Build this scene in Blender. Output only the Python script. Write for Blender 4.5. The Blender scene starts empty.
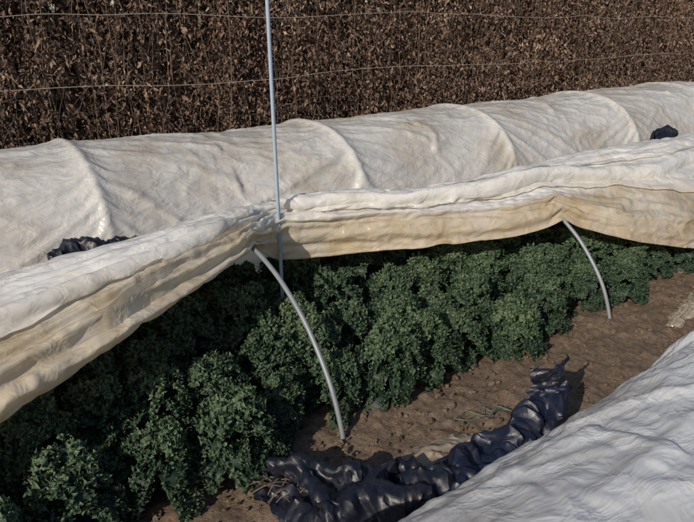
import bpy, math, random, time
import numpy as np
from mathutils import Vector
random.seed(3); rng=np.random.default_rng(5)
S=bpy.context.scene
T0=time.time()
# ---------------------------------------------------------------- helpers
def _h(ix,iy,iz):
    n=(ix*374761393+iy*668265263+iz*2147483647)&0xffffffff
    n=((n^(n>>13))*1274126177)&0xffffffff
    n=((n^(n>>16))*2246822519)&0xffffffff
    return (n^(n>>15))&0xffffffff
def noise(x,y,z=0.0):
    x,y,z=np.broadcast_arrays(np.asarray(x,float),np.asarray(y,float),np.asarray(z,float))
    xi=np.floor(x).astype(np.int64);yi=np.floor(y).astype(np.int64);zi=np.floor(z).astype(np.int64)
    fx=x-xi;fy=y-yi;fz=z-zi
    u=fx*fx*fx*(fx*(fx*6-15)+10);v=fy*fy*fy*(fy*(fy*6-15)+10);w=fz*fz*fz*(fz*(fz*6-15)+10)
    r=0
    for dx in (0,1):
        for dy in (0,1):
            for dz in (0,1):
                h=_h(xi+dx+1000,yi+dy+1000,zi+dz+1000)
                a=(h&0xffff)/65536*2*np.pi; b=((h>>16)&0xffff)/65536*2-1
                c=np.sqrt(1-b*b)
                g=np.cos(a)*c*(fx-dx)+np.sin(a)*c*(fy-dy)+b*(fz-dz)
                r=r+g*(u if dx else 1-u)*(v if dy else 1-v)*(w if dz else 1-w)
    return r*1.5
def fbm(x,y,z=0.0,o=4):
    r=0;a=1;f=1
    for i in range(o):
        r=r+a*noise(np.asarray(x)*f+i*7.3,np.asarray(y)*f+i*3.1,np.asarray(z)*f);a*=.5;f*=2.03
    return r
def crease(x,y,z=0.0,w=.07): return np.exp(-np.abs(noise(x,y,z))/w)
def new_mesh(name,V,F,mat=None,smooth=True,parent=None,col=None,sharp=None):
    me=bpy.data.meshes.new(name)
    V=np.asarray(V,float).reshape(-1,3)
    F=np.asarray(F)
    me.vertices.add(len(V)); me.vertices.foreach_set('co',V.ravel())
    k=F.shape[1]
    me.loops.add(F.size); me.loops.foreach_set('vertex_index',F.ravel().astype(np.int32))
    me.polygons.add(len(F)); me.polygons.foreach_set('loop_start',(np.arange(len(F))*k).astype(np.int32))
    me.polygons.foreach_set('loop_total',np.full(len(F),k,np.int32))
    me.update(calc_edges=True)
    if col is not None:
        at=me.attributes.new('tint','FLOAT','POINT'); at.data.foreach_set('value',np.asarray(col,np.float32).ravel())
    me.polygons.foreach_set('use_smooth',np.full(len(F),smooth))
    if mat: me.materials.append(mat)
    me.validate()
    if sharp: me.set_sharp_from_angle(angle=math.radians(sharp))
    ob=bpy.data.objects.new(name,me); S.collection.objects.link(ob)
    if parent: ob.parent=parent
    return ob
def grid_faces(nu,nv):
    i,j=np.meshgrid(np.arange(nu-1),np.arange(nv-1),indexing='ij')
    a=i*nv+j
    return np.stack([a,a+nv,a+nv+1,a+1],-1).reshape(-1,4)
def tri_faces(nu,nv):
    f=grid_faces(nu,nv)
    return np.concatenate([f[:,[0,1,2]],f[:,[0,2,3]]])
def tube(pts,rad,n=8):
    pts=np.asarray(pts,float);m=len(pts)
    rad=np.broadcast_to(rad,(m,))
    T=np.gradient(pts,axis=0);T/=np.linalg.norm(T,axis=1)[:,None]+1e-9
    up=np.array([0,0,1.0]) if abs(T[0][2])<.9 else np.array([1.0,0,0])
    V=[]
    for k in range(m):
        a=np.cross(T[k],up);a/=np.linalg.norm(a)+1e-9;b=np.cross(a,T[k]);up=b
        for q in range(n):
            t=2*math.pi*q/n
            V.append(pts[k]+rad[k]*(math.cos(t)*a+math.sin(t)*b))
    F=[]
    for k in range(m-1):
        for q in range(n):
            F.append((k*n+q,k*n+(q+1)%n,(k+1)*n+(q+1)%n,(k+1)*n+q))
    return np.array(V),np.array(F)
def merge(parts):
    Vs=[];Fs=[];o=0
    for v,f in parts:
        Vs.append(v);Fs.append(f+o);o+=len(v)
    return np.concatenate(Vs),np.concatenate(Fs)
def catmull(P,n):
    P=np.asarray(P,float);Q=np.vstack([2*P[0]-P[1],P,2*P[-1]-P[-2]])
    out=[]
    for i in range(len(P)-1):
        for k in range(n):
            t=k/n;a,b,c,d=Q[i:i+4]
            out.append(.5*((2*b)+(c-a)*t+(2*a-5*b+4*c-d)*t*t+(3*b-a-3*c+d)*t**3))
    out.append(P[-1]);return np.array(out)
# cloth relaxation: position based solver on a grid sheet
def relax(P,ex,et,iters,pin,coll=None,grav=2e-5,bs=3,bk=.5,bf=.95,damp=.92,smooth=1):
    P=P.astype(np.float32).copy();Q=P.copy();P0=P.copy();pm=pin
    W=np.where(pin,0.,1.).astype(np.float32)[...,None]
    def L(a,b): return np.linalg.norm(a-b,axis=-1)
    ex=np.broadcast_to(ex,P.shape[:2]);et=np.broadcast_to(et,P.shape[:2])
    lx=L(P[1:],P[:-1])*ex[1:];lt=L(P[:,1:],P[:,:-1])*et[:,1:]
    em=(ex+et)/2
    d1=L(P[1:,1:],P[:-1,:-1])*em[1:,1:];d2=L(P[1:,:-1],P[:-1,1:])*em[1:,1:]
    cx=np.cumsum(np.vstack([np.zeros((1,P.shape[1])),lx]),0);bx=(cx[bs:]-cx[:-bs])*bf
    ct=np.cumsum(np.hstack([np.zeros((P.shape[0],1)),lt]),1);bt=(ct[:,bs:]-ct[:,:-bs])*bf
    def solve(A,B,wa,wb,l,k):
        d=B-A;n=np.sqrt(np.einsum('...i,...i',d,d))+1e-9
        c=(d*((n-l)/n*k*.5)[...,None]).astype(np.float32)
        A+=c*wa;B-=c*wb
    for it in range(iters):
        v=(P-Q)*damp;Q=P.copy();P=P+v*W;P[...,2]-=grav*W[...,0]
        for o in (0,1):
            a=P[o:-1:2];b=P[o+1::2];a=a[:len(b)];solve(a,b,W[o:-1:2][:len(b)],W[o+1::2],lx[o::2][:len(b)],1)
            a=P[:,o:-1:2];b=P[:,o+1::2];a=a[:,:b.shape[1]];solve(a,b,W[:,o:-1:2][:,:b.shape[1]],W[:,o+1::2],lt[:,o::2][:,:b.shape[1]],1)
        for o in (0,1):
            a=P[o:-1:2,:-1];b=P[o+1::2,1:];solve(a,b,W[o:-1:2,:-1],W[o+1::2,1:],d1[o::2],.4)
            a=P[o:-1:2,1:];b=P[o+1::2,:-1];solve(a,b,W[o:-1:2,1:],W[o+1::2,:-1],d2[o::2],.4)
        A=P[:-bs];B=P[bs:];d=B-A;n=np.sqrt(np.einsum('...i,...i',d,d))+1e-9
        c=(d*(np.minimum((n-bx)/n,0)*bk*.25)[...,None]).astype(np.float32);P[:-bs]+=c*W[:-bs];P[bs:]-=c*W[bs:]
        A=P[:,:-bs];B=P[:,bs:];d=B-A;n=np.sqrt(np.einsum('...i,...i',d,d))+1e-9
        c=(d*(np.minimum((n-bt)/n,0)*bk*.25)[...,None]).astype(np.float32);P[:,:-bs]+=c*W[:,:-bs];P[:,bs:]-=c*W[:,bs:]
        if coll: coll(P)
        P=np.where(pm[...,None],P0,P)
    for _ in range(smooth):
        R=P.copy();R[1:-1,1:-1]=.5*P[1:-1,1:-1]+.125*(P[2:,1:-1]+P[:-2,1:-1]+P[1:-1,2:]+P[1:-1,:-2]);P=R
    return P
# ---------------------------------------------------------------- materials
class M:
    def __init__(s,name):
        s.m=bpy.data.materials.new(name);s.m.use_nodes=True;s.n=s.m.node_tree.nodes;s.l=s.m.node_tree.links
        s.n.clear();s.out=s.n.new('ShaderNodeOutputMaterial');s.tc=s.n.new('ShaderNodeTexCoord')
    def mapc(s,scale=(1,1,1),rot=(0,0,0)):
        m=s.n.new('ShaderNodeMapping');m.inputs['Scale'].default_value=scale;m.inputs['Rotation'].default_value=rot
        s.l.new(s.tc.outputs['Object'],m.inputs[0]);return m.outputs[0]
    def noise(s,scale,det=4,rough=.6,vec=None,dist=0):
        t=s.n.new('ShaderNodeTexNoise');t.inputs['Scale'].default_value=scale;t.inputs['Detail'].default_value=det
        t.inputs['Roughness'].default_value=rough;t.inputs['Distortion'].default_value=dist
        s.l.new(vec or s.tc.outputs['Object'],t.inputs['Vector']);return t.outputs['Fac']
    def vor(s,scale,vec=None,feat='F1'):
        t=s.n.new('ShaderNodeTexVoronoi');t.feature=feat;t.inputs['Scale'].default_value=scale
        s.l.new(vec or s.tc.outputs['Object'],t.inputs['Vector']);return t.outputs['Distance']
    def ramp(s,fac,stops):
        r=s.n.new('ShaderNodeValToRGB');e=r.color_ramp.elements
        while len(e)<len(stops): e.new(.5)
        for k,(p,c) in enumerate(stops):
            e[k].position=p;e[k].color=(c,c,c,1) if np.isscalar(c) else (*c,1)
        s.l.new(fac,r.inputs[0]);return r.outputs[0]
    def mix(s,f,a,b,mode='MIX'):
        m=s.n.new('ShaderNodeMix');m.data_type='RGBA';m.blend_type=mode
        for k,val in ((0,f),(6,a),(7,b)):
            if hasattr(val,'links'): s.l.new(val,m.inputs[k])
            else: m.inputs[k].default_value=val if k==0 else (*val,1)
        return m.outputs[2]
    def math(s,op,a,b):
        m=s.n.new('ShaderNodeMath');m.operation=op
        for k,val in ((0,a),(1,b)):
            if hasattr(val,'links'): s.l.new(val,m.inputs[k])
            else: m.inputs[k].default_value=val
        return m.outputs[0]
    def bump(s,h,strength,dist,prev=None):
        b=s.n.new('ShaderNodeBump');b.inputs['Strength'].default_value=strength;b.inputs['Distance'].default_value=dist
        s.l.new(h,b.inputs['Height'])
        if prev: s.l.new(prev,b.inputs['Normal'])
        return b.outputs[0]
    def attr(s,name):
        a=s.n.new('ShaderNodeAttribute');a.attribute_name=name;return a.outputs['Fac']
    def fin(s,col,rough=.6,nrm=None,trans=0,tcol=None,metal=0,spec=.5):
        p=s.n.new('ShaderNodeBsdfPrincipled')
        for k,val in (('Base Color',col),('Roughness',rough),('Metallic',metal),('Specular IOR Level',spec)):
            if hasattr(val,'links'): s.l.new(val,p.inputs[k])
            else: p.inputs[k].default_value=(*val,1) if k=='Base Color' else val
        if nrm: s.l.new(nrm,p.inputs['Normal'])
        o=p.outputs[0]
        if trans:
            t=s.n.new('ShaderNodeBsdfTranslucent')
            tc=tcol if tcol is not None else col
            if hasattr(tc,'links'): s.l.new(tc,t.inputs[0])
            else: t.inputs[0].default_value=(*tc,1)
            if nrm: s.l.new(nrm,t.inputs['Normal'])
            mx=s.n.new('ShaderNodeMixShader');mx.inputs[0].default_value=trans
            s.l.new(o,mx.inputs[1]);s.l.new(t.outputs[0],mx.inputs[2]);o=mx.outputs[0]
        s.l.new(o,s.out.inputs[0]);return s.m
def fabric(name,base,dirt,amount,tint=False,rough=.22,cs=1.0):
    m=M(name)
    big=m.noise(1.6,5,.65)
    dm=m.ramp(big,[(amount-.12,.75),(amount+.10,0.0)])
    if tint:
        dm=m.math('MAXIMUM',m.math('MULTIPLY',dm,.6),m.math('MULTIPLY',m.attr('tint'),m.ramp(m.noise(4,3,.7),[(.3,1.0),(.7,.5)])))
    col=m.mix(dm,base,dirt)
    col=m.mix(m.ramp(m.noise(14,7,.85),[(.57,0.0),(.70,.55)]),col,tuple(c*.5 for c in dirt))
    wv=m.n.new('ShaderNodeTexNoise');wv.inputs['Scale'].default_value=6;wv.inputs['Detail'].default_value=1
    m.l.new(m.tc.outputs['Object'],wv.inputs['Vector'])
    sc=m.n.new('ShaderNodeVectorMath');sc.operation='SCALE';sc.inputs['Scale'].default_value=.20;m.l.new(wv.outputs['Color'],sc.inputs[0])
    ad=m.n.new('ShaderNodeVectorMath');ad.operation='ADD';m.l.new(sc.outputs[0],ad.inputs[0]);m.l.new(m.mapc((.5,1.4,1.4),(.3,0,-.5)),ad.inputs[1])
    v1=m.vor(8,ad.outputs[0]);v2=m.vor(21,ad.outputs[0]);v3=m.vor(60,ad.outputs[0])
    hh=m.math('ADD',m.math('MULTIPLY',v1,1.5),m.math('ADD',v2,m.math('MULTIPLY',v3,.38)))
    n=m.bump(hh,.32*cs,.013)
    return m.fin(col,m.ramp(v2,[(.1,rough-.03),(.7,rough+.15)]),n,.40,m.mix(.5,col,(.92,.80,.58)),spec=.85)
matF1=fabric('fabric_front',(.82,.83,.84),(.50,.40,.25),.43,True)
matF2=fabric('fabric_back',(.70,.70,.685),(.47,.41,.32),.46,cs=1.15)
matF0=fabric('fabric_near',(.71,.745,.78),(.53,.51,.48),.42,rough=.25,cs=1.1)
def soil():
    m=M('soil')
    a=m.noise(3,5,.65);b=m.noise(35,6,.75)
    col=m.mix(a,(.115,.081,.057),(.25,.186,.134));col=m.mix(m.ramp(b,[(.35,.65),(.6,0.0)]),col,(.050,.034,.024))
    col=m.mix(m.ramp(m.noise(90,4,.75),[(.56,0.0),(.72,.7)]),col,(.36,.29,.22))
    n=m.bump(b,.8,.022);n=m.bump(m.noise(130,3,.75),.7,.006,n)
    return m.fin(col,.95,n,spec=.2)
matSoil=soil()
def kalemat():
    m=M('kale_leaf')
    e=m.attr('tint');rnd=m.n.new('ShaderNodeObjectInfo').outputs['Random']
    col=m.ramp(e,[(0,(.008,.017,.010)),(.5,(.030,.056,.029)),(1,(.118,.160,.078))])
    col=m.mix(m.ramp(rnd,[(0,0.0),(1,.35)]),col,(.022,.044,.032))
    return m.fin(col,.55,None,spec=.3)
matKale=kalemat()
m=M('kale_yellow');matYel=m.fin(m.mix(m.noise(40),(.34,.34,.08),(.18,.24,.05)),.5)
def hedgemat():
    m=M('dry_leaf');e=m.attr('tint')
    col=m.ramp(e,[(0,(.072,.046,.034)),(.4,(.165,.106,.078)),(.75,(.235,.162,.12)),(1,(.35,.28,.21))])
    col=m.mix(m.ramp(m.noise(1.1,3,.6),[(.4,.0),(.65,.4)]),col,(.11,.078,.063))
    return m.fin(col,.75,None,spec=.15)
matHedge=hedgemat()
m=M('twig');matTwig=m.fin(m.mix(m.noise(20),(.06,.04,.03),(.15,.11,.08)),.8)
m=M('galvanised_tube');matHoop=m.fin(m.mix(m.noise(25,6,.7),(.13,.145,.16),(.24,.255,.27)),.5,None,metal=.2)
m=M('pole_paint');matPole=m.fin(m.mix(m.noise(30,6,.7),(.19,.25,.33),(.28,.34,.42)),.5)
m=M('wire');matWire=m.fin(m.mix(m.noise(30),(.22,.18,.15),(.36,.31,.27)),.6)
def plastic(name,a,b,rough):
    m=M(name)
    w=m.noise(14,3,.7,None,1.0);v=m.noise(50,3,.7)
    n=m.bump(m.vor(16),.45,.012);n=m.bump(m.vor(42),.3,.004,n)
    d=m.ramp(m.noise(12,7,.8),[(.54,0.0),(.74,.6)])
    return m.fin(m.mix(d,m.mix(w,a,b),(.06,.048,.038)),m.ramp(v,[(.3,rough),(.7,rough+.2)]),n,spec=.4)
matBlack=plastic('dark_plastic',(.003,.004,.009),(.008,.011,.022),.36)
matNavy=plastic('navy_plastic',(.003,.005,.014),(.008,.012,.034),.36)
matBeige=fabric('fabric_scrap',(.46,.41,.33),(.28,.21,.14),.50)
# ---------------------------------------------------------------- ground
def gz(x,y):
    return .012*fbm(x*2.2,y*2.2,0,3)
def ground_patch():
    xs=np.arange(-1.2,8.5,.014);ys=np.arange(.85,3.7,.014)
    X,Y=np.meshgrid(xs,ys,indexing='ij')
    Z=gz(X,Y)+.03
    Z+=.012*np.clip(fbm(X*8,Y*8,3,4),-.5,1)+.014*np.clip(noise(X*16,Y*16,7)-.14,0,1)*2+.008*np.clip(noise(X*34,Y*34),-.2,1)
    Z+=.015*np.clip(noise(X*5,Y*5,11)-.1,0,1)*2
    edge=np.minimum.reduce([X-xs[0],xs[-1]-X,Y-ys[0],ys[-1]-Y])
    Z=np.where(edge<.1,Z*np.clip(edge/.1,0,1)-.03*(1-np.clip(edge/.1,0,1)),Z)
    return new_mesh('soil_bed',np.stack([X,Y,Z],-1),grid_faces(*X.shape),matSoil)
ground_patch()
xs=np.concatenate([np.linspace(-300,-6,20),np.linspace(-5,20,140),np.linspace(22,400,25)])
ys=np.concatenate([np.linspace(-300,-4,20),np.linspace(-3,12,90),np.linspace(14,400,25)])
X,Y=np.meshgrid(xs,ys,indexing='ij')
new_mesh('ground',np.stack([X,Y,gz(X,Y)*1.0-.012],-1),grid_faces(*X.shape),matSoil)
def clods():
    parts=[]
    for i in range(2200):
        x=random.uniform(.2,6.5);y=random.uniform(1.25,2.25);r=random.choice([.003,.004,.005,.007,.009,.014])*random.uniform(.7,1.4)
        th=np.linspace(0,np.pi,6);ph=np.linspace(0,2*np.pi,8,endpoint=False)
        T,P=np.meshgrid(th,ph,indexing='ij')
        n=1+.9*noise(np.sin(T)*np.cos(P)*1.7+i*3.3,np.sin(T)*np.sin(P)*1.7,np.cos(T)*1.7)
        v=np.stack([x+r*n*np.sin(T)*np.cos(P)*1.3,y+r*n*np.sin(T)*np.sin(P),.034+r*.3+r*n*np.cos(T)*.7],-1).reshape(-1,3)
        f=[]
        for a in range(5):
            for b in range(8): f.append((a*8+b,(a+1)*8+b,(a+1)*8+(b+1)%8,a*8+(b+1)%8))
        parts.append((v,np.array(f)))
    v,f=merge(parts);new_mesh('soil_clods',v,f,matSoil,smooth=False)
clods()
# ---------------------------------------------------------------- tunnels
def tunnel(name,yc,a,H,hoops,x0,x1,mat,seed,dx=.02,nt=130,skirt=.16,sk=.22,sagk=.13,ex_=1.008,et_=1.018,iters=110,hs=None,wr=1.0):
    xs=np.arange(x0,x1,dx);t=np.linspace(-1,1,nt)
    X,T=np.meshgrid(xs,t,indexing='ij')
    hp=np.array(hoops);idx=np.clip(np.searchsorted(hp,X)-1,0,len(hp)-2)
    ph=np.clip((X-hp[idx])/(hp[idx+1]-hp[idx]),0,1)
    sag=(4*ph*(1-ph))**.75
    tt=np.clip(T/(1-skirt),-1,1)
    ang=tt*np.pi/2
    ex=.86
    Hx=H*(np.interp(X,hs[0],hs[1]) if hs else 1)
    py=np.sign(ang)*np.abs(np.sin(ang))**ex*a; pz=np.cos(ang)**ex*Hx
    sg=1-sag*(sagk+.03*noise(X*.6,0,seed))
    py=py*(1-.12*sag*np.cos(ang)*np.abs(np.sin(ang))*2);pz=pz*sg
    out=np.clip(np.abs(T)-(1-skirt),0,1)/skirt
    py+=np.sign(T)*out*sk
    ny=np.sin(ang);nz=np.cos(ang)
    q=np.where(ph<.5,1,-1);dd=np.minimum(ph,1-ph)*2
    d=.026*sag*noise(X*.8,T*1.6,seed)
    fan=T*6/(1+1.2*dd)
    d=d+.018*wr*noise(X*.9,fan+X*.5,seed+1)*(.15+sag)
    d=d+.018*wr*crease(X*.6+T*q,fan*.9+X*.7,seed+2,.06)*(.2+sag)
    d=d+.010*wr*crease(X*1.3+T*2*q,T*5+X*1.2,seed+5,.06)
    d=d+.007*wr*crease(X*2.8-T*3*q,T*9,seed+6,.07)+.003*noise(X*9,T*16,seed+8)
    near=np.min(np.abs(X[...,None]-hp[None,None,:]),-1)
    d=d*np.clip(near/.06,0,1)+.012*np.exp(-(near/.014)**2)
    Yy=yc+py+ny*d+.03*noise(X*.7,0,seed+20);Z=np.maximum(pz+nz*d,0)+.05+out*.03*(noise(X*4,T*20,seed+2)+.5)
    P=np.stack([X,Yy,Z],-1)
    pin=(near<dx*.6)|(out>.7)
    pin[0]=pin[-1]=True
    exn=1+(ex_-1)*(1+1.5*noise(X*.8,T*1.5,seed+30));etn=1+(et_-1)*(1+1.5*noise(X*.8,T*1.5,seed+31))
    def coll(P): P[...,2]=np.maximum(P[...,2],.04)
    P=relax(P,exn,etn,iters,pin,coll,bs=2,bf=.96,bk=.8,smooth=1)
    return new_mesh(name,P,grid_faces(*X.shape),mat)
tunnel('row_cover',5.1,.9,.74,[-3,-.9,1.15,3.3,5.2,7.4,9.4,11.4,13.4,15.5],-2.5,15.6,matF2,1.0,dx=.018,nt=150,sagk=.03,hs=([0,3.3],[1.08,1.0]))
tunnel('row_cover',.42,.80,.68,[-.4,.5,2.5,4.5,6.5,8.5],-.1,8.6,matF0,40.0,dx=.013,nt=150,skirt=.06,sk=.05,sagk=.05,et_=1.022,ex_=1.010,wr=.85)
print('tunnels',time.time()-T0)
prof={ # X: hem, band, ridgeF, ridge, back, foot
-2.5:[(1.72,.03),(1.90,.28),(2.25,.60),(2.65,.70),(3.15,.55),(3.45,.05)],
-.7:[(1.80,.10),(1.95,.36),(2.28,.64),(2.65,.72),(3.15,.55),(3.45,.05)],
.15:[(2.09,.50),(2.15,.60),(2.38,.68),(2.66,.71),(3.12,.56),(3.45,.05)],
.60:[(2.22,.60),(2.29,.68),(2.48,.72),(2.72,.74),(3.10,.58),(3.45,.05)],
1.0:[(2.42,.65),(2.46,.71),(2.58,.76),(2.78,.77),(3.10,.60),(3.45,.05)],
1.30:[(2.57,.70),(2.58,.745),(2.68,.785),(2.84,.80),(3.15,.62),(3.45,.05)],
1.42:[(2.66,.64),(2.66,.735),(2.74,.785),(2.86,.80),(3.15,.62),(3.45,.05)],
1.58:[(2.84,.52),(2.80,.72),(2.84,.77),(2.92,.79),(3.15,.62),(3.45,.05)],
1.85:[(2.76,.50),(2.74,.69),(2.80,.75),(2.90,.77),(3.15,.60),(3.45,.05)],
2.35:[(2.50,.52),(2.54,.66),(2.64,.735),(2.80,.755),(3.12,.58),(3.45,.05)],
2.9:[(2.33,.52),(2.40,.63),(2.54,.725),(2.74,.75),(3.12,.56),(3.45,.05)],
3.25:[(2.25,.55),(2.34,.64),(2.50,.735),(2.70,.76),(3.12,.56),(3.45,.05)],
3.7:[(2.04,.42),(2.16,.53),(2.42,.69),(2.68,.75),(3.12,.56),(3.45,.05)],
4.2:[(1.94,.29),(2.03,.42),(2.32,.66),(2.68,.75),(3.12,.56),(3.45,.05)],
5.4:[(1.80,.04),(1.95,.30),(2.26,.62),(2.66,.75),(3.12,.56),(3.45,.05)],
18:[(1.80,.04),(1.95,.30),(2.26,.62),(2.66,.75),(3.12,.56),(3.45,.05)]}
hprof=[(1.86,-.05),(1.87,.05),(1.94,.22),(2.05,.37),(2.19,.5),(2.40,.62),(2.65,.68)]
hprof=hprof+[(5.3-y,z) for y,z in hprof[-2::-1]]
def cover1():
    kx=np.array(sorted(prof));A=np.array([prof[k] for k in kx])
    DX=.013
    xs=np.arange(-1.8,9.5,DX);n=len(xs)
    P=np.zeros((n,6,2))
    ker=np.exp(-(np.arange(-12,13)/4.5)**2);ker/=ker.sum()
    for j in range(6):
        for c in range(2):
            y=np.interp(xs,kx,A[:,j,c]);P[:,j,c]=np.convolve(np.pad(y,12,'edge'),ker,'valid')
    hem=P[:,0]
    in1=hem+np.array([.035,.03]);in2=hem+np.array([.06,.12])
    foot=P[:,5]+np.array([.22,.0])
    C=np.concatenate([in2[:,None],in1[:,None],hem[:,None],P[:,1:],foot[:,None]],1)
    seg=C.shape[1]-1
    tv=[];cnt=[8,5,22,34,28,32,22,8]
    for i in range(seg):
        tv+=list(i+np.arange(cnt[i])/cnt[i])
    tv.append(seg);tv=np.array(tv)
    Q=np.concatenate([2*C[:,:1]-C[:,1:2],C,2*C[:,-1:]-C[:,-2:-1]],1)
    out=np.zeros((n,len(tv),2))
    for k,t in enumerate(tv):
        i=min(int(t),seg-1);f=t-i
        a,b,c,d=Q[:,i],Q[:,i+1],Q[:,i+2],Q[:,i+3]
        out[:,k]=.5*((2*b)+(c-a)*f+(2*a-5*b+4*c-d)*f*f+(3*b-a-3*c+d)*f**3)
    X=np.repeat(xs[:,None],len(tv),1);T=np.repeat(tv[None],n,0)
    dY=np.gradient(out[...,0],axis=1);dZ=np.gradient(out[...,1],axis=1)
    L=np.hypot(dY,dZ)+1e-6;ny=-dZ/L;nz=dY/L
    env=np.clip((T-1.6)/1.2,0,1)
    width=np.clip(np.linalg.norm(P[:,3]-P[:,0],axis=1)/.4,.3,1.2)[:,None]
    d=.045*noise(X*.5+.2,T*1.1+.35*X,2.0)*width
    def layer(Tc,h,w1=.06,w2=.6):
        u=T-Tc
        return h*np.where(u<0,np.exp(-(u/w1)**2),np.exp(-(u/w2)**2))
    on=np.clip((X-1.5)/.5,0,1)
    d=d+on*layer(3.15+.5*noise(X*.6,0,51)+.12*noise(X*2.3,0,52),.050*(1+.8*noise(X*.9,0,53)))
    d=d+on*layer(4.1+.6*noise(X*.5,0,61)+.12*noise(X*2,0,62),.06*(1+.8*noise(X*.8,0,63)))
    d=d+layer(2.55+.35*noise(X*.7,0,71)+.08*noise(X*3,0,72),.026*(1+1.0*noise(X*1.1,0,73)),.09,.4)
    off=1-on
    d=d+off*width*(layer(3.0+.25*noise(X,0,81),.045,.08,.4)+layer(3.9+.3*noise(X,0,82),.045,.08,.5)+layer(2.3+.1*noise(X*2,0,83),.025,.08,.3)+layer(3.45+.2*noise(X,0,84),.03,.06,.25))
    d=d+.014*noise(X*1.6+T*.8,T*1.5,3)+.014*crease(X*.7+T*.3,T*2.2+X*.5,5,.06)+.010*crease(X*1.6-T*.6,T*3,6,.06)+.006*crease(X*3.5+T*1.2,T*4,7,.07)+.003*noise(X*9+T*3,T*8,4)
    d=d*env
    Xo=X+.015*noise(X*2,T*2,9)
    hw=np.clip(1-T/3.2,0,1)
    Yo=out[...,0]+ny*d+hw*(.022*noise(X*2.6,T*.6,6)+.012*noise(X*8,T,7));Zo=out[...,1]+nz*d+hw*(.026*noise(X*2.2,.3,12)+.012*noise(X*9,.5,13))
    Zo=np.maximum(Zo,.035)
    lim=np.interp(xs,[-2,0,1.2,1.6,3.2,4.2,6],[4.2,4.0,3.8,3.4,3.5,4.4,4.2])[:,None]+.4*noise(X*.8,0,90)
    tint=np.clip((lim-T)/.35+.3*noise(X*3,T*3,91),0,1)
    V=np.stack([Xo,Yo,Zo],-1)
    pin=(T<=.01)|(T>7.6);pin[:2]=True;pin[-2:]=True
    hx=np.array([-.7,1.34,3.26,5.2,7.2,9.2]);near=np.min(np.abs(X[...,None]-hx),-1)
    pin|=(near<DX*.6)&(T<3.2)
    hy=np.array([p[0] for p in hprof]);hz=np.array([p[1] for p in hprof])
    msk=near<.03
    def coll(P):
        P[...,2]=np.maximum(P[...,2],.035)
        zz=np.interp(P[...,1][msk],hy,hz,left=0,right=0)+.018
        z=P[...,2];z[msk]=np.maximum(z[msk],zz)
    exn=1+.011*(1+1.5*noise(X*.9,T*1.0,95));etn=1+.032*(1+1.5*noise(X*.9,T*1.0,96))
    V=relax(V,exn,etn,130,pin,coll,bs=2,bf=.95,bk=.8,smooth=1)
    parts=[(V.reshape(-1,3),grid_faces(*X.shape))];cols=[tint.ravel()]
    Vn=np.cross(np.gradient(V,axis=0),np.gradient(V,axis=1));Vn/=np.linalg.norm(Vn,axis=-1)[...,None]+1e-9
    if Vn[...,2].mean()<0: Vn=-Vn
    def overlay(xa,xb,Tl,To,seed,off,tt):
        ii=np.where((xs>xa)&(xs<xb))[0];m=70
        O=np.zeros((len(ii),m,3));cc=np.zeros((len(ii),m))
        for r,i in enumerate(ii):
            x=xs[i];fa=min(1,(x-xa)/.25,(xb-x)/.25)
            lo=Tl+.38*float(noise(x*.7,0,seed))+.14*float(noise(x*2.7,0,seed+1))+.03*float(noise(x*9,0,seed+2))
            lo=lo+(1-fa)*.5
            tq=lo+(To-lo)*np.linspace(0,1,m)**1.25
            for c in range(3):
                O[r,:,c]=np.interp(tq,tv,V[i,:,c])
            nn=np.stack([np.interp(tq,tv,Vn[i,:,c]) for c in range(3)],-1)
            u=np.linspace(0,1,m)
            h=off*(1-.75*u)+.004*np.exp(-(u/.07)**2)
            h=h+(.012*noise(x*1.0+u*2,u*5,seed+5)+.010*crease(x*.8-u*1.5,u*6+x*.4,seed+6,.06)+.008*crease(x*1.7+u*3,u*7,seed+8,.06)+.008)*np.clip(u*6,0.3,1)*np.clip((1-u)*5,0,1)
            h=np.maximum(h,.004);h[-3:]=-.01
            O[r]+=nn*h[:,None]
            cc[r]=tt*np.clip(1-u*4,0,1)
        ker=np.exp(-(np.arange(-8,9)/2.6)**2);ker/=ker.sum()
        for c in (1,2):
            for j in range(m): O[:,j,c]=np.convolve(np.pad(O[:,j,c],8,'edge'),ker,'valid')
        pin=np.zeros(O.shape[:2],bool);pin[:2]=pin[-2:]=True;pin[:,-4:]=True
        O2=relax(O,1.006,1.015,40,pin,None,grav=5e-6,bs=2,bf=.96,bk=.8,smooth=1)
        parts.append((O2.reshape(-1,3),grid_faces(len(ii),m)));cols.append(cc.ravel())
    overlay(1.60,9.3,3.62,6.3,101,.012,.6)
    overlay(2.45,9.2,4.45,6.4,121,.026,.3)
    overlay(-1.7,1.42,3.75,6.3,141,.012,.5)
    v,f=merge(parts)
    return new_mesh('row_cover',v,f,matF1,col=np.concatenate(cols))
cover1()
print('cover1',time.time()-T0)
for i,x in enumerate([1.34,3.26,-.7,5.2,7.2,9.2]):
    c=catmull([(x,y,z) for y,z in hprof],8)
    v,f=tube(c,.0112,12);new_mesh('tunnel_hoop',v,f,matHoop)
c=catmull([(1.592,2.765,-.1),(1.588,2.765,.5),(1.578,2.765,1.2),(1.565,2.765,2.1)],10)
v,f=tube(c,.0095,12);new_mesh('support_pole',v,f,matPole)
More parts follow.
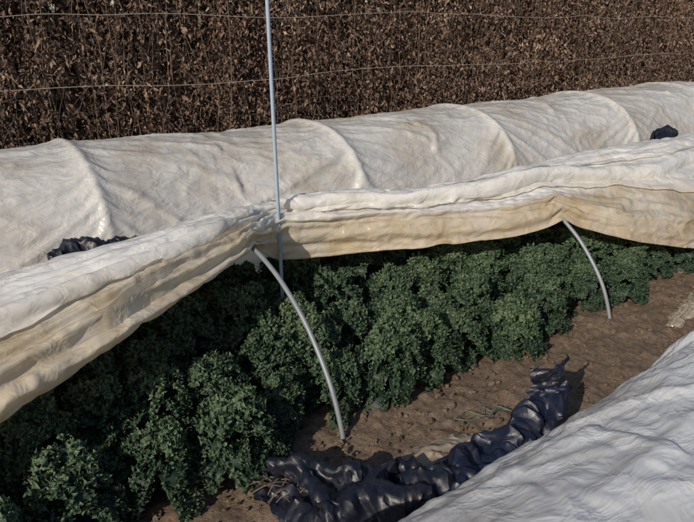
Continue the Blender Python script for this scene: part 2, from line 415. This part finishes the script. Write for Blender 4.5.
# ---------------------------------------------------------------- kale
def kale_mesh(seed,nl=26,mat=None,scale=1.0,nd=64):
    r=np.random.default_rng(seed)
    NS,NV=20,7;parts=[];cols=[]
    s=np.linspace(0,1,NS);v=np.linspace(-1,1,NV)
    SEG=10;th=np.linspace(0,2*np.pi,SEG,endpoint=False)
    fr=[]
    for a in range(2):
        for b in range(SEG): fr.append((a*SEG+b,(a+1)*SEG+b,(a+1)*SEG+(b+1)%SEG,a*SEG+(b+1)%SEG))
    fr=np.array(fr)
    for i in range(nl):
        f=(i+.5)/nl
        az=i*2.39996+r.uniform(-.35,.35)
        L=(.09+.13*f)*r.uniform(.8,1.2);hb=.24-.18*f**.9+r.uniform(-.015,.015)
        e0=math.radians(88-58*f+r.uniform(-10,10));curl=math.radians(100+80*r.uniform(.4,1.1))
        def curve(sv):
            sg=np.linspace(0,1,60);ang=e0-curl*sg**2.2
            rr=.008+np.cumsum(np.cos(ang))*L/59;zz=hb+np.cumsum(np.sin(ang))*L/59
            return np.interp(sv,sg,rr),np.interp(sv,sg,zz),e0-curl*sv**2.2
        W=(.034+.012*f)*r.uniform(.85,1.2)
        wf=lambda sv:.004+W*np.sin(np.pi*np.clip((sv-.25)/.75,0,1)**1.05*.90)**.65*(sv>.25)
        def place(sv,vv,nn,tt_):
            rr,zz,ang=curve(sv);lat=vv*wf(sv)
            nn=nn+.35*vv**2*wf(sv)*(.6*(1-2*f)+.3)
            cr=rr+np.cos(ang)*tt_-np.sin(ang)*nn;cz=zz+np.sin(ang)*tt_+np.cos(ang)*nn
            return np.stack([cr*math.cos(az)-lat*math.sin(az),cr*math.sin(az)+lat*math.cos(az),cz],-1),ang
        Sg,Vg=np.meshgrid(s,v,indexing='ij')
        P,_=place(Sg,Vg,-.006+.006*noise(Sg*7,Vg*2,seed+i),0)
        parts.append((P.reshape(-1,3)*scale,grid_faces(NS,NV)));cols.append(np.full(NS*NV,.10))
        n=nd
        ds=r.uniform(.30,1.03,n);dv=np.sign(r.uniform(-1,1,n))*r.uniform(0,1.15,n)**.6
        C,ang=place(ds,dv,r.uniform(-.002,.014,n),0)
        rad=np.array([math.cos(az),math.sin(az),0]);tan=np.array([-math.sin(az),math.cos(az),0])
        N=-np.sin(ang)[:,None]*rad+np.cos(ang)[:,None]*np.array([0,0,1.])
        N=N+tan*dv[:,None]*.7+r.normal(0,.50,(n,3));N/=np.linalg.norm(N,axis=1)[:,None]
        A=np.cross(N,r.normal(0,1,(n,3)));A/=np.linalg.norm(A,axis=1)[:,None];B=np.cross(N,A)
        R=r.uniform(.006,.0125,n)*(.9+.25*(1-f))
        p1=r.uniform(0,6.28,n)[:,None];p2=r.uniform(0,6.28,n)[:,None]
        D=np.zeros((n,3,SEG,3));cc=np.zeros((n,3,SEG))
        leafc=r.normal(0,.07)
        for k,(q,am) in enumerate([(.08,0.),(.60,.38),(1.0,1.15)]):
            ru=np.sin(2*th[None]+p1)*.45+np.sin(3*th[None]+p2)*.80
            z=am*R[:,None]*ru-R[:,None]*.2*q*q
            rr=R[:,None]*q*(1+.25*np.sin(4*th[None]+p2+p1)*(q>.5))
            D[:,k]=C[:,None]+A[:,None]*(rr*np.cos(th))[...,None]+B[:,None]*(rr*np.sin(th))[...,None]+N[:,None]*z[...,None]
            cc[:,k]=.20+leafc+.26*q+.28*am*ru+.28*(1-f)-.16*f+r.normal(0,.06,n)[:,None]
        F=(np.arange(n)[:,None,None]*3*SEG+fr[None]).reshape(-1,4)
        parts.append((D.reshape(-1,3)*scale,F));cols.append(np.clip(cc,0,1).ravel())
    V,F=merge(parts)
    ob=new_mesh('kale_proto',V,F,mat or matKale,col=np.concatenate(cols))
    me=ob.data
    bpy.data.objects.remove(ob)
    return me
protos=[kale_mesh(10+i,nl=[30,32,28,32,34,30][i]) for i in range(6)]
ke=bpy.data.objects.new('kale_bed',None);S.collection.objects.link(ke)
k=0
def plant(x,y,z,sc,zs=1.08,tilt=.2):
    global k
    o=bpy.data.objects.new('kale_plant_%d'%k,protos[random.randrange(6)]);k+=1
    S.collection.objects.link(o);o.parent=ke
    o.location=(x,y,z);o.rotation_euler=(random.uniform(-tilt,tilt),random.uniform(-tilt,tilt),random.uniform(0,6.28));o.scale=(sc,sc,sc*zs)
for r_,y in enumerate([2.05,2.34,2.63,2.92,3.20]):
    x=-1.0+(r_%2)*.14
    while x<9:
        nh=min(abs(x-1.34),abs(x-3.26))
        if r_==0 and nh<.07: x+=.05;continue
        nearh=(r_<1 and nh<.24)
        far=(x>3.75 and r_==0)
        yy=y+random.uniform(-.04,.04)+(.07 if nearh else 0)-(.09 if (r_==0 and x<1.05) else 0)+(.06 if far else 0)
        sc=random.uniform(1.0,1.28)*(.95 if r_==0 else 1)*(.84 if nearh else 1)
        if x>3.75: sc*=.72 if r_==0 else (.9 if r_==1 else 1)
        plant(x+random.uniform(-.04,.04)*(0 if nearh else 1),yy,random.uniform(-.04,.04)-(.04 if nearh else 0),sc,random.uniform(1.0,1.15))
        if not nearh and r_<4: plant(x+.13,yy+(.14 if r_ else .05),-.05,sc*(.72 if r_ else .66),1.0)
        x+=random.uniform(.24,.29)
yl=kale_mesh(77,nl=1,mat=matYel,scale=.42,nd=16)
for p,rz in [((2.43,1.92,.09),.5)]:
    o=bpy.data.objects.new('yellow_leaf',yl);S.collection.objects.link(o);o.parent=ke;o.location=p;o.rotation_euler=(.5,.2,rz)
# ---------------------------------------------------------------- hedge
def hedge():
    root=bpy.data.objects.new('dry_vine_hedge',None);S.collection.objects.link(root)
    N=190000
    nv=420
    vx=rng.uniform(-1,22,nv)
    pick=rng.integers(0,nv,N)
    x=np.where(rng.random(N)<.5,vx[pick]+rng.normal(0,.05,N),rng.uniform(-1,22,N))
    z=rng.uniform(0,1,N)*2.7
    y=7.05+rng.normal(0,.17,N)+.12*noise(x*1.2,z*.8)
    dens=noise(x*1.5,z*1.1,3)+.5*noise(x*4,z*2.5,4)
    keep=rng.random(N)<np.clip(.85+dens*.9,.25,1)
    x,y,z=x[keep],y[keep],z[keep]
    sz=rng.uniform(.006,.019,len(x));L=sz*rng.uniform(1.6,5,len(x))
    NB=44000
    x=np.concatenate([x,rng.uniform(-1,22,NB)]);y=np.concatenate([y,7.5+rng.normal(0,.08,NB)]);z=np.concatenate([z,rng.uniform(0,3.1,NB)])
    sb=rng.uniform(.05,.09,NB);sz=np.concatenate([sz,sb]);L=np.concatenate([L,sb*2.2]);N=len(x)
    ax=np.stack([rng.normal(0,.42,N),rng.normal(0,.38,N),-np.ones(N)*rng.uniform(.2,1,N)],-1);ax/=np.linalg.norm(ax,axis=1)[:,None]
    rd=rng.normal(0,1,(N,3));la=np.cross(ax,rd);la/=np.linalg.norm(la,axis=1)[:,None]
    no=np.cross(ax,la)
    c=np.stack([x,y,z],-1)
    V=np.zeros((N,6,3));bend=rng.uniform(-.9,.9,N);cup=rng.uniform(.1,1.3,N)
    k=0
    for i,(s,w) in enumerate([(0,.25),(.45,.9),(1,.15)]):
        for sd in (-1,1):
            wj=w*sd*sz*rng.uniform(.4,1.3,N)
            V[:,k]=c+ax*(s*L)[:,None]+la*wj[:,None]+no*((bend*s*s*L)+cup*np.abs(wj)*.8)[:,None];k+=1
    f=np.array([[0,1,3,2],[2,3,5,4]])
    F=(np.arange(N)[:,None,None]*6+f[None]).reshape(-1,4)
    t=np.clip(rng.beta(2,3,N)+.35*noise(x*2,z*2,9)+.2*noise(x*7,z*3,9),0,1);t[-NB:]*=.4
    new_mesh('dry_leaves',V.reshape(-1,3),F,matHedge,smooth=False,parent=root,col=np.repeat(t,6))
    parts=[]
    for i in range(420):
        xx=random.uniform(-1,22);yy=7.1+random.gauss(0,.15)
        pts=[(xx,yy,0)]
        h=random.uniform(1.6,2.8);nn=7;sx=xx
        for j in range(1,nn):
            sx+=random.gauss(0,.05);yy+=random.gauss(0,.03)
            pts.append((sx,yy,h*j/(nn-1)))
        parts.append(tube(catmull(pts,3),random.uniform(.002,.006),4))
    for i in range(900):
        xx=random.uniform(-1,18);yy=6.85+random.gauss(0,.1);zz=random.uniform(.2,2.3)
        a=random.uniform(0,6.28);l=random.uniform(.1,.4)
        pts=[(xx,yy,zz),(xx+l*.5*math.cos(a),yy-.03,zz+l*.5*math.sin(a)+.03),(xx+l*math.cos(a),yy,zz+l*math.sin(a))]
        parts.append(tube(catmull(pts,3),random.uniform(.0015,.003),4))
    v,f=merge(parts);new_mesh('vine_stems',v,f,matTwig,parent=root)
hedge()
def wire(z0,seed,y=6.66):
    pts=[]
    for i,x in enumerate(np.arange(-3,26,.5)):
        pts.append((x,y+.04*math.sin(x*1.3+seed),z0+.09*float(noise(x*.45,seed,0.5))+.03*float(noise(x*1.7,seed,.2))))
    v,f=tube(catmull(pts,6),.0038,6);new_mesh('trellis_wire',v,f,matWire)
wire(1.03,1.3);wire(1.69,6.1)
print('hedge',time.time()-T0)
# ---------------------------------------------------------------- debris (crumpled sheets relaxed onto the ground)
def csheet(name,path,w,mat,seed,e=1.06,parent=None,nu=90,nv=36,iters=60,sharp=45,rough=1.0):
    """a strip of plastic following a path, gathered (more cloth than span) and settled"""
    c=catmull(path,20);cl=np.concatenate([[0],np.cumsum(np.linalg.norm(np.diff(c,axis=0),axis=1))])
    u=np.linspace(0,cl[-1],nu);c=np.stack([np.interp(u,cl,c[:,k]) for k in range(3)],-1)
    T=np.gradient(c,axis=0);T/=np.linalg.norm(T,axis=1)[:,None]
    Wd=np.interp(np.linspace(0,1,nu),np.linspace(0,1,len(w)),w)[:,None]
    v=np.linspace(-1,1,nv)[None]
    N=np.cross(T,[0,0,1]);N/=np.linalg.norm(N,axis=1)[:,None]
    U=u[:,None]+0*v;V=v+0*U
    hump=np.cos(v*np.pi/2)**.7
    P=c[:,None,:]+N[:,None,:]*(Wd*V*(1+.6*noise(U*4,V*0+np.sign(V)*3,seed)))[...,None]
    fold=.055*noise(U*3+V,V*1.9+U*2,seed)+.045*crease(U*4+V,V*1.8-U*4,seed+1,.12)+.026*crease(U*8-V,V*2.5+U*5,seed+4,.10)
    P[...,2]=P[...,2]*hump+.035*(1-hump)+rough*fold
    P+=.012*rough*np.stack([noise(U*9,V*2,seed+5),noise(U*9,V*2,seed+6),noise(U*9,V*2,seed+7)],-1)
    pin=np.zeros(P.shape[:2],bool);pin[0]=pin[-1]=True
    zf=(c[:,2][:,None]*hump*.55+.03).astype(np.float32)
    def coll(P): P[...,2]=np.maximum(P[...,2],np.maximum(zf,.035))
    P=relax(P,1+(e-1)*.4,e,iters,pin,coll,grav=6e-5,bs=4,bf=.95,bk=.8,damp=.8,smooth=0)
    return new_mesh(name,P,tri_faces(nu,nv),mat,parent=parent,sharp=sharp)
r1=bpy.data.objects.new('crumpled_plastic_sheet',None);S.collection.objects.link(r1)
csheet('dark_bundle',[(.92,1.82,.05),(.98,1.70,.09),(1.08,1.53,.11),(1.20,1.40,.12),(1.36,1.31,.13),(1.50,1.28,.12)],[.02,.09,.16,.19,.16,.06],matBlack,3,parent=r1,nu=90,nv=38)
csheet('dark_sheet',[(1.00,1.44,.06),(1.14,1.47,.07),(1.27,1.49,.07),(1.42,1.46,.05)],[.05,.12,.10,.03],matBlack,13,parent=r1,nu=56,nv=30)
csheet('navy_roll',[(1.36,1.24,.12),(1.48,1.31,.15),(1.64,1.33,.17),(1.80,1.33,.20),(1.94,1.33,.24),(2.04,1.32,.27)],[.06,.11,.10,.09,.075,.04],matNavy,9,parent=r1,nu=80,nv=30)
def flap(name,mat,seed,parent):
    nu,nv=26,16;u=np.linspace(0,1,nu)[:,None];v=np.linspace(-1,1,nv)[None]
    w=np.interp(u,[0,.3,.6,.85,1],[.06,.055,.06,.075,.07])
    a=-.6+.3*u
    x=1.965+.06*u+np.cos(a)*w*v-.03*np.sin(a)*v*v;y=1.33+.02*u+np.sin(a)*w*v+.03*np.cos(a)*v*v;z=.22+.17*u+.02*u*v
    U=u+0*v;V=v+0*u
    P=np.stack([x+.02*noise(U*3,V*1.5,seed),y+.03*noise(U*3,V*1.5,seed+1)+.02*crease(U*3+V,V*2,seed+4,.12),z+0*U+.012*noise(U*5,V*2,seed+2)],-1)
    pin=np.zeros(P.shape[:2],bool);pin[0]=pin[-1]=True
    P=relax(P,1.01,1.03,50,pin,None,grav=0,bs=3,bf=.94,bk=.8,damp=.8,smooth=0)
    return new_mesh(name,P,tri_faces(nu,nv),mat,parent=parent,sharp=45)
flap('upright_flap',matBlack,15,r1)
csheet('fabric_scrap',[(1.34,1.52,.045),(1.5,1.54,.05),(1.66,1.53,.05),(1.84,1.49,.045)],[.04,.09,.08,.02],matBeige,41,e=1.03,rough=.3)
csheet('fabric_scrap',[(3.45,1.60,.04),(3.65,1.64,.05),(3.9,1.70,.06),(4.1,1.76,.04)],[.02,.05,.05,.02],matBeige,43,e=1.03,rough=.4)
csheet('fabric_scrap',[(3.6,1.50,.04),(3.9,1.53,.06),(4.3,1.56,.06),(4.8,1.60,.04)],[.03,.08,.08,.03],matBeige,45,e=1.04,rough=.4)
csheet('black_strip',[(.72,4.05,.28),(.9,4.08,.35),(1.15,4.06,.34),(1.32,4.08,.28)],[.03,.10,.10,.02],matBlack,21,nu=50,nv=24)  # black sheet standing in for the dark opening between the covers
csheet('black_strip',[(7.5,4.1,.36),(7.65,4.12,.41),(7.8,4.1,.40),(7.95,4.1,.36)],[.03,.07,.06,.02],matBlack,25,nu=26,nv=16)
csheet('black_strip',[(8.5,4.0,.38),(8.7,4.02,.44),(8.9,4.0,.38)],[.03,.06,.02],matBlack,27,nu=26,nv=16)
parts=[]
for i in range(34):
    a=random.uniform(1.6,4.0);l=random.uniform(.05,.16);x=1.0+random.gauss(0,.04);y=1.72+random.gauss(0,.04)
    parts.append(tube(catmull([(x,y,.07),(x+l*.5*math.cos(a),y+l*.5*math.sin(a),.10),(x+l*math.cos(a),y+l*math.sin(a),.05+random.uniform(0,.07))],4),random.uniform(.0015,.003),5))
v,f=merge(parts);new_mesh('dry_stalks',v,f,matTwig)
m=M('green_twine');matTw=m.fin(m.mix(m.noise(30),(.08,.13,.10),(.12,.18,.14)),.6)
parts=[]
for i in range(3):
    pts=[(1.78+j*.05+random.gauss(0,.02),1.64-j*.012+random.gauss(0,.02),.055+random.uniform(0,.012)) for j in range(6)]
    parts.append(tube(catmull(pts,5),.0016,5))
v,f=merge(parts);new_mesh('green_twine',v,f,matTw)
print('all',time.time()-T0)
# ---------------------------------------------------------------- light, camera
el=math.radians(28);d=Vector((-.91,-.41,0)).normalized()
to=Vector((d.x*math.cos(el),d.y*math.cos(el),math.sin(el)))
w=bpy.data.worlds.new('World');S.world=w;w.use_nodes=True
nt=w.node_tree;bg=nt.nodes['Background'];sky=nt.nodes.new('ShaderNodeTexSky');sky.sky_type='NISHITA';sky.sun_disc=False
sky.sun_elevation=el;sky.sun_rotation=math.atan2(d.x,d.y);nt.links.new(sky.outputs[0],bg.inputs[0]);bg.inputs[1].default_value=.11
sl=bpy.data.lights.new('sun','SUN');sl.energy=4.8;sl.angle=math.radians(.5);sl.color=(1,.89,.75)
so=bpy.data.objects.new('sun',sl);S.collection.objects.link(so);so.rotation_euler=(-to).to_track_quat('-Z','Y').to_euler()
cam=bpy.data.cameras.new('camera');co=bpy.data.objects.new('camera',cam);S.collection.objects.link(co);S.camera=co
cam.sensor_width=36;cam.lens=36*650/694;cam.clip_end=2000;cam.clip_start=.05
p=math.radians(20.7);hd=Vector((.589,.808,0)).normalized()
fw=Vector((hd.x*math.cos(p),hd.y*math.cos(p),-math.sin(p)))
co.location=(0,0,1.7);co.rotation_euler=fw.to_track_quat('-Z','Y').to_euler()
S.view_settings.view_transform='Standard';S.view_settings.look='None';S.view_settings.exposure=0
